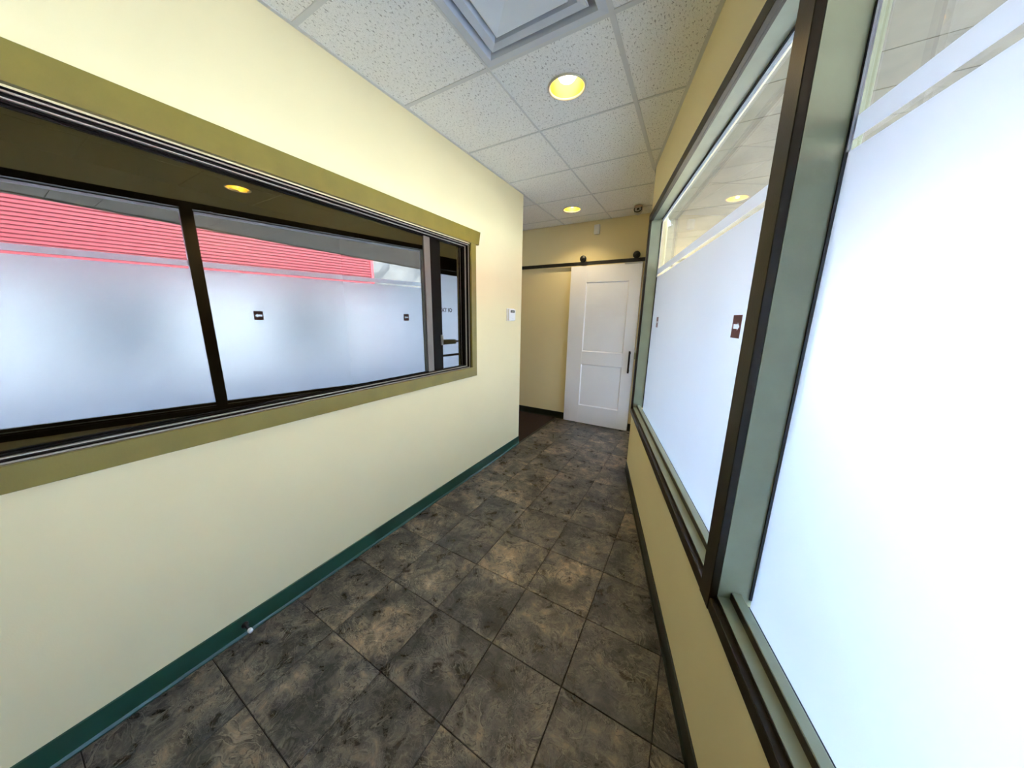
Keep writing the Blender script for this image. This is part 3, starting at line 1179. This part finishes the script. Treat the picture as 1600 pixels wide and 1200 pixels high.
# ------------------------------------------------------------------ air diffuser
ax0, ax1 = GX + GS * DIFF[0], GX + GS * (DIFF[0] + 1)
ay0, ay1 = GY + GS * DIFF[1], GY + GS * (DIFF[1] + 1)
acx, acy = (ax0 + ax1) / 2, (ay0 + ay1) / 2
ad = empty('air_diffuser', (acx, acy, H), 'square white air diffuser with nested louvres in the ceiling', 'air vent')


def sq_ring(name, mat, levels, parent, thick=0.0):
    """nested square ring: levels = (half width, z)"""
    b = MB()
    vs, fs = [], []
    for h, z in levels:
        vs += [(acx - h, acy - h, z), (acx + h, acy - h, z), (acx + h, acy + h, z), (acx - h, acy + h, z)]
    for k in range(len(levels) - 1):
        for q in range(4):
            a = 4 * k + q
            c = 4 * k + (q + 1) % 4
            fs.append((a, c, c + 4, a + 4))
    b.faces(vs, fs)
    return b.build(name, mat, parent)


sq_ring('frame', 'diff', [(0.296, H + 0.012), (0.296, H - 0.001), (0.262, H - 0.003), (0.246, H + 0.03), (0.246, H + 0.12)], ad)
sq_ring('louvre', 'diff', [(0.232, H + 0.001), (0.227, H - 0.003), (0.196, H + 0.002), (0.160, H + 0.060), (0.163, H + 0.060), (0.199, H + 0.007), (0.232, H + 0.001)], ad)
sq_ring('centre_plate', 'plate', [(0.168, H + 0.002), (0.166, H - 0.006), (0.160, H - 0.008), (0.001, H + 0.016)], ad)
b = MB()
b.prism([(ax0 + 0.012, ay0 + 0.012), (ax1 - 0.012, ay0 + 0.012), (ax1 - 0.012, ay1 - 0.012), (ax0 + 0.012, ay1 - 0.012)], H + 0.115, H + 0.12)
b.build('plenum', 'diff', ad)

# ------------------------------------------------------------------ storeroom ceiling and light
b = MB()
b.prism([(-4.72, YB), (XL - TW, YB), (XL - TW, YL - 0.12), (-4.72, YL - 0.12)], H + 0.30, H + 0.34)
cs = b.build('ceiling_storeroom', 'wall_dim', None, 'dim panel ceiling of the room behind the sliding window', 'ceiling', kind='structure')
LSR = (-4.134, 1.596)
for i in range(5):
    for j in range(-4, 5):
        xa, xb = -4.60 + 0.6095 * i, min(-4.60 + 0.6095 * (i + 1), XL - TW)
        ya, yb = max(1.885 + 0.61 * (j - 1), YB), min(1.885 + 0.61 * j, YL - 0.12)
        if xb - xa < 0.05 or yb - ya < 0.05:
            continue
        b = MB()
        if xa < LSR[0] < xb and ya < LSR[1] < yb:
            h = 0.088
            lx, ly = LSR
            b.prism([(xa + .006, ya + .006), (lx - h, ya + .006), (lx - h, yb - .006), (xa + .006, yb - .006)], H, H + 0.012)
            b.prism([(lx + h, ya + .006), (xb - .006, ya + .006), (xb - .006, yb - .006), (lx + h, yb - .006)], H, H + 0.012)
            b.prism([(lx - h, ya + .006), (lx + h, ya + .006), (lx + h, ly - h), (lx - h, ly - h)], H, H + 0.012)
            b.prism([(lx - h, ly + h), (lx + h, ly + h), (lx + h, yb - .006), (lx - h, yb - .006)], H, H + 0.012)
        else:
            b.prism([(xa + .006, ya + .006), (xb - .006, ya + .006), (xb - .006, yb - .006), (xa + .006, yb - .006)], H, H + 0.012)
        b.build('ceiling_panel', 'wall_dim', cs)
downlight(LSR[0], LSR[1], 'lit gold downlight in the dark room behind the sliding window', 16, H, 0.098)

# ------------------------------------------------------------------ outside: walk, canopy, street, buildings, hill
b = MB()
b.prism([(-60, -80), (120, -80), (120, 140), (-60, 140)], -0.5, -0.25)
b.build('ground', 'asphalt', None, 'pale asphalt street outside the frosted windows', 'street', kind='structure')
b = MB()
b.prism([(rw(-6, WO + 0.01, 0).x, rw(-6, WO + 0.01, 0).y), (2.6, -6), (2.6, 12), (sg(L2, 0.12, 0).x + 0.1, 12), (sg(L2, 0.12, 0).x + 0.1, YE + 0.3), (sg(0, 0.12, 0).x, sg(0, 0.12, 0).y)], -0.24, -0.02)
b.build('pavement', 'kerb', None, 'concrete walk under the canopy outside the windows', 'pavement', kind='structure')
SOF = CAMZ + 1.10
can = empty('canopy', (1.4, 3, SOF), 'weathered board canopy over the walk outside the windows', 'canopy')
k = 0
y = -6.0
while y < 12:
    p0 = rw(0, WO + 0.012, 0)
    def wx(yy):
        if yy < C2.y - 0.02:
            return p0.x + (yy - p0.y) * DV.x / DV.y
        return E2.x + 0.18 if yy < YE + 0.15 else -1.6
    b = MB()
    xa = max(wx(y), wx(y + 0.30))
    b.prism([(xa, y + 0.003), (2.36, y + 0.003), (2.36, y + 0.297), (xa, y + 0.297)], SOF + random.uniform(0, 0.004), SOF + 0.025)
    b.build('soffit_board', 'soffit', can)
    y += 0.30
b = MB()
b.box(2.36, 2.41, -6, 12, SOF - 0.01, SOF + 0.40)
b.build('fascia', 'soffit', can)
b = MB()
b.prism([(-0.4, -6), (2.36, -6), (2.36, 12), (-0.4, 12)], SOF + 0.13, SOF + 0.40) if False else b.prism([(1.7, -6), (2.36, -6), (2.36, 12), (0.9, 12), (0.9, 3.0)], SOF + 0.03, SOF + 0.40)
b.build('deck', 'soffit', can)


# red corrugated warehouse across the street, parallel to the window wall
def fx(s, w, z):
    p = Vector((9.43, 9.58)) + DV * s + NO * w
    return Vector((p.x, p.y, z))


wh = empty('warehouse', fx(-20, 0, -0.25), 'red corrugated steel warehouse across the street, mirrored in the dark window', 'building')
prof = []
z = 2.55
while z < 4.55:
    prof += [(-0.035, z), (-0.035, z + 0.062), (0.0, z + 0.070), (0.0, z + 0.097)]
    z += 0.105
prof = prof + [(0.10, z), (0.10, 2.55)]
b = MB(fx)
b.extrude(prof, -45, 0.0, axis=0)
b.build('cladding', 'red', wh, 'red corrugated cladding')
b = MB(fx)
b.box(-0.10, 0.02, -0.06, 0.12, -0.25, 4.70)
b.build('corner_flashing', 'red_fascia', wh)
b = MB(fx)
b.box(-45, -0.10, 0.0, 9.0, -0.25, 2.55)
b.box(-45, -0.10, 0.10, 9.0, 2.55, 4.6)
b.build('wall', 'white_block', wh)
for k in range(9):
    b = MB(fx)
    b.box(-5.0 * k - 4.0, -5.0 * k - 1.2, -0.03, 0.02, 0.0, 2.1)
    wd = b.build('shop_window', 'shop_glass', wh)
b = MB()
b.box(-1.6, 2.2, 7.6, 7.8, -0.02, CAMZ + 1.09)
b.build('wall_walkway', 'wall', None, 'tan wall closing the covered walk outside the windows', 'wall', kind='structure')
# white low building and red fascia farther along
ray1 = Vector((3.05, 3.05, 0)).normalized()
wb = empty('shop_building', (18, 23, -0.25), 'low white building with a red fascia farther along the street', 'building')
b = MB()
b.box(12.5, 40, 28, 40, -0.25, 4.55)
b.build('wall', 'white_block', wb)
b = MB()
b.box(9.0, 15.5, 24, 27.9, -0.25, 3.9)
b.build('front_block', 'white_block', wb)
b = MB()
b.box(8.6, 14.4, 23.5, 24.0, 4.0, 5.2)
b.box(8.6, 14.4, 24.0, 27.9, 3.9, 4.1)
b.build('fascia', 'red_fascia', wb)
for k in range(5):
    b = MB()
    b.box(9.3 + 1.1 * k, 10.1 + 1.1 * k, 23.9, 24.05, 2.4, 3.7)
    b.build('shop_window', 'shop_glass', wb)
# hill
b = MB()
vs, fs = [], []
NX, NY = 40, 12
for j in range(NY):
    for i in range(NX):
        ang = math.radians(-70 + 160 * i / (NX - 1))
        rr = 62 + 9 * j
        hgt = (j / (NY - 1)) ** 0.7 * 62 * (0.75 + 0.25 * math.sin(i * 0.9) + 0.12 * math.sin(i * 2.3 + j)) + (random.uniform(-1, 1) if j else 0)
        vs.append((rr * math.cos(ang), rr * math.sin(ang), hgt - 0.4))
for j in range(NY - 1):
    for i in range(NX - 1):
        a = j * NX + i
        fs.append((a, a + 1, a + 1 + NX, a + NX))
b.faces(vs, fs)
b.build('hillside', 'rock', None, 'grey scrubby hillside beyond the street', 'hillside', kind='structure')
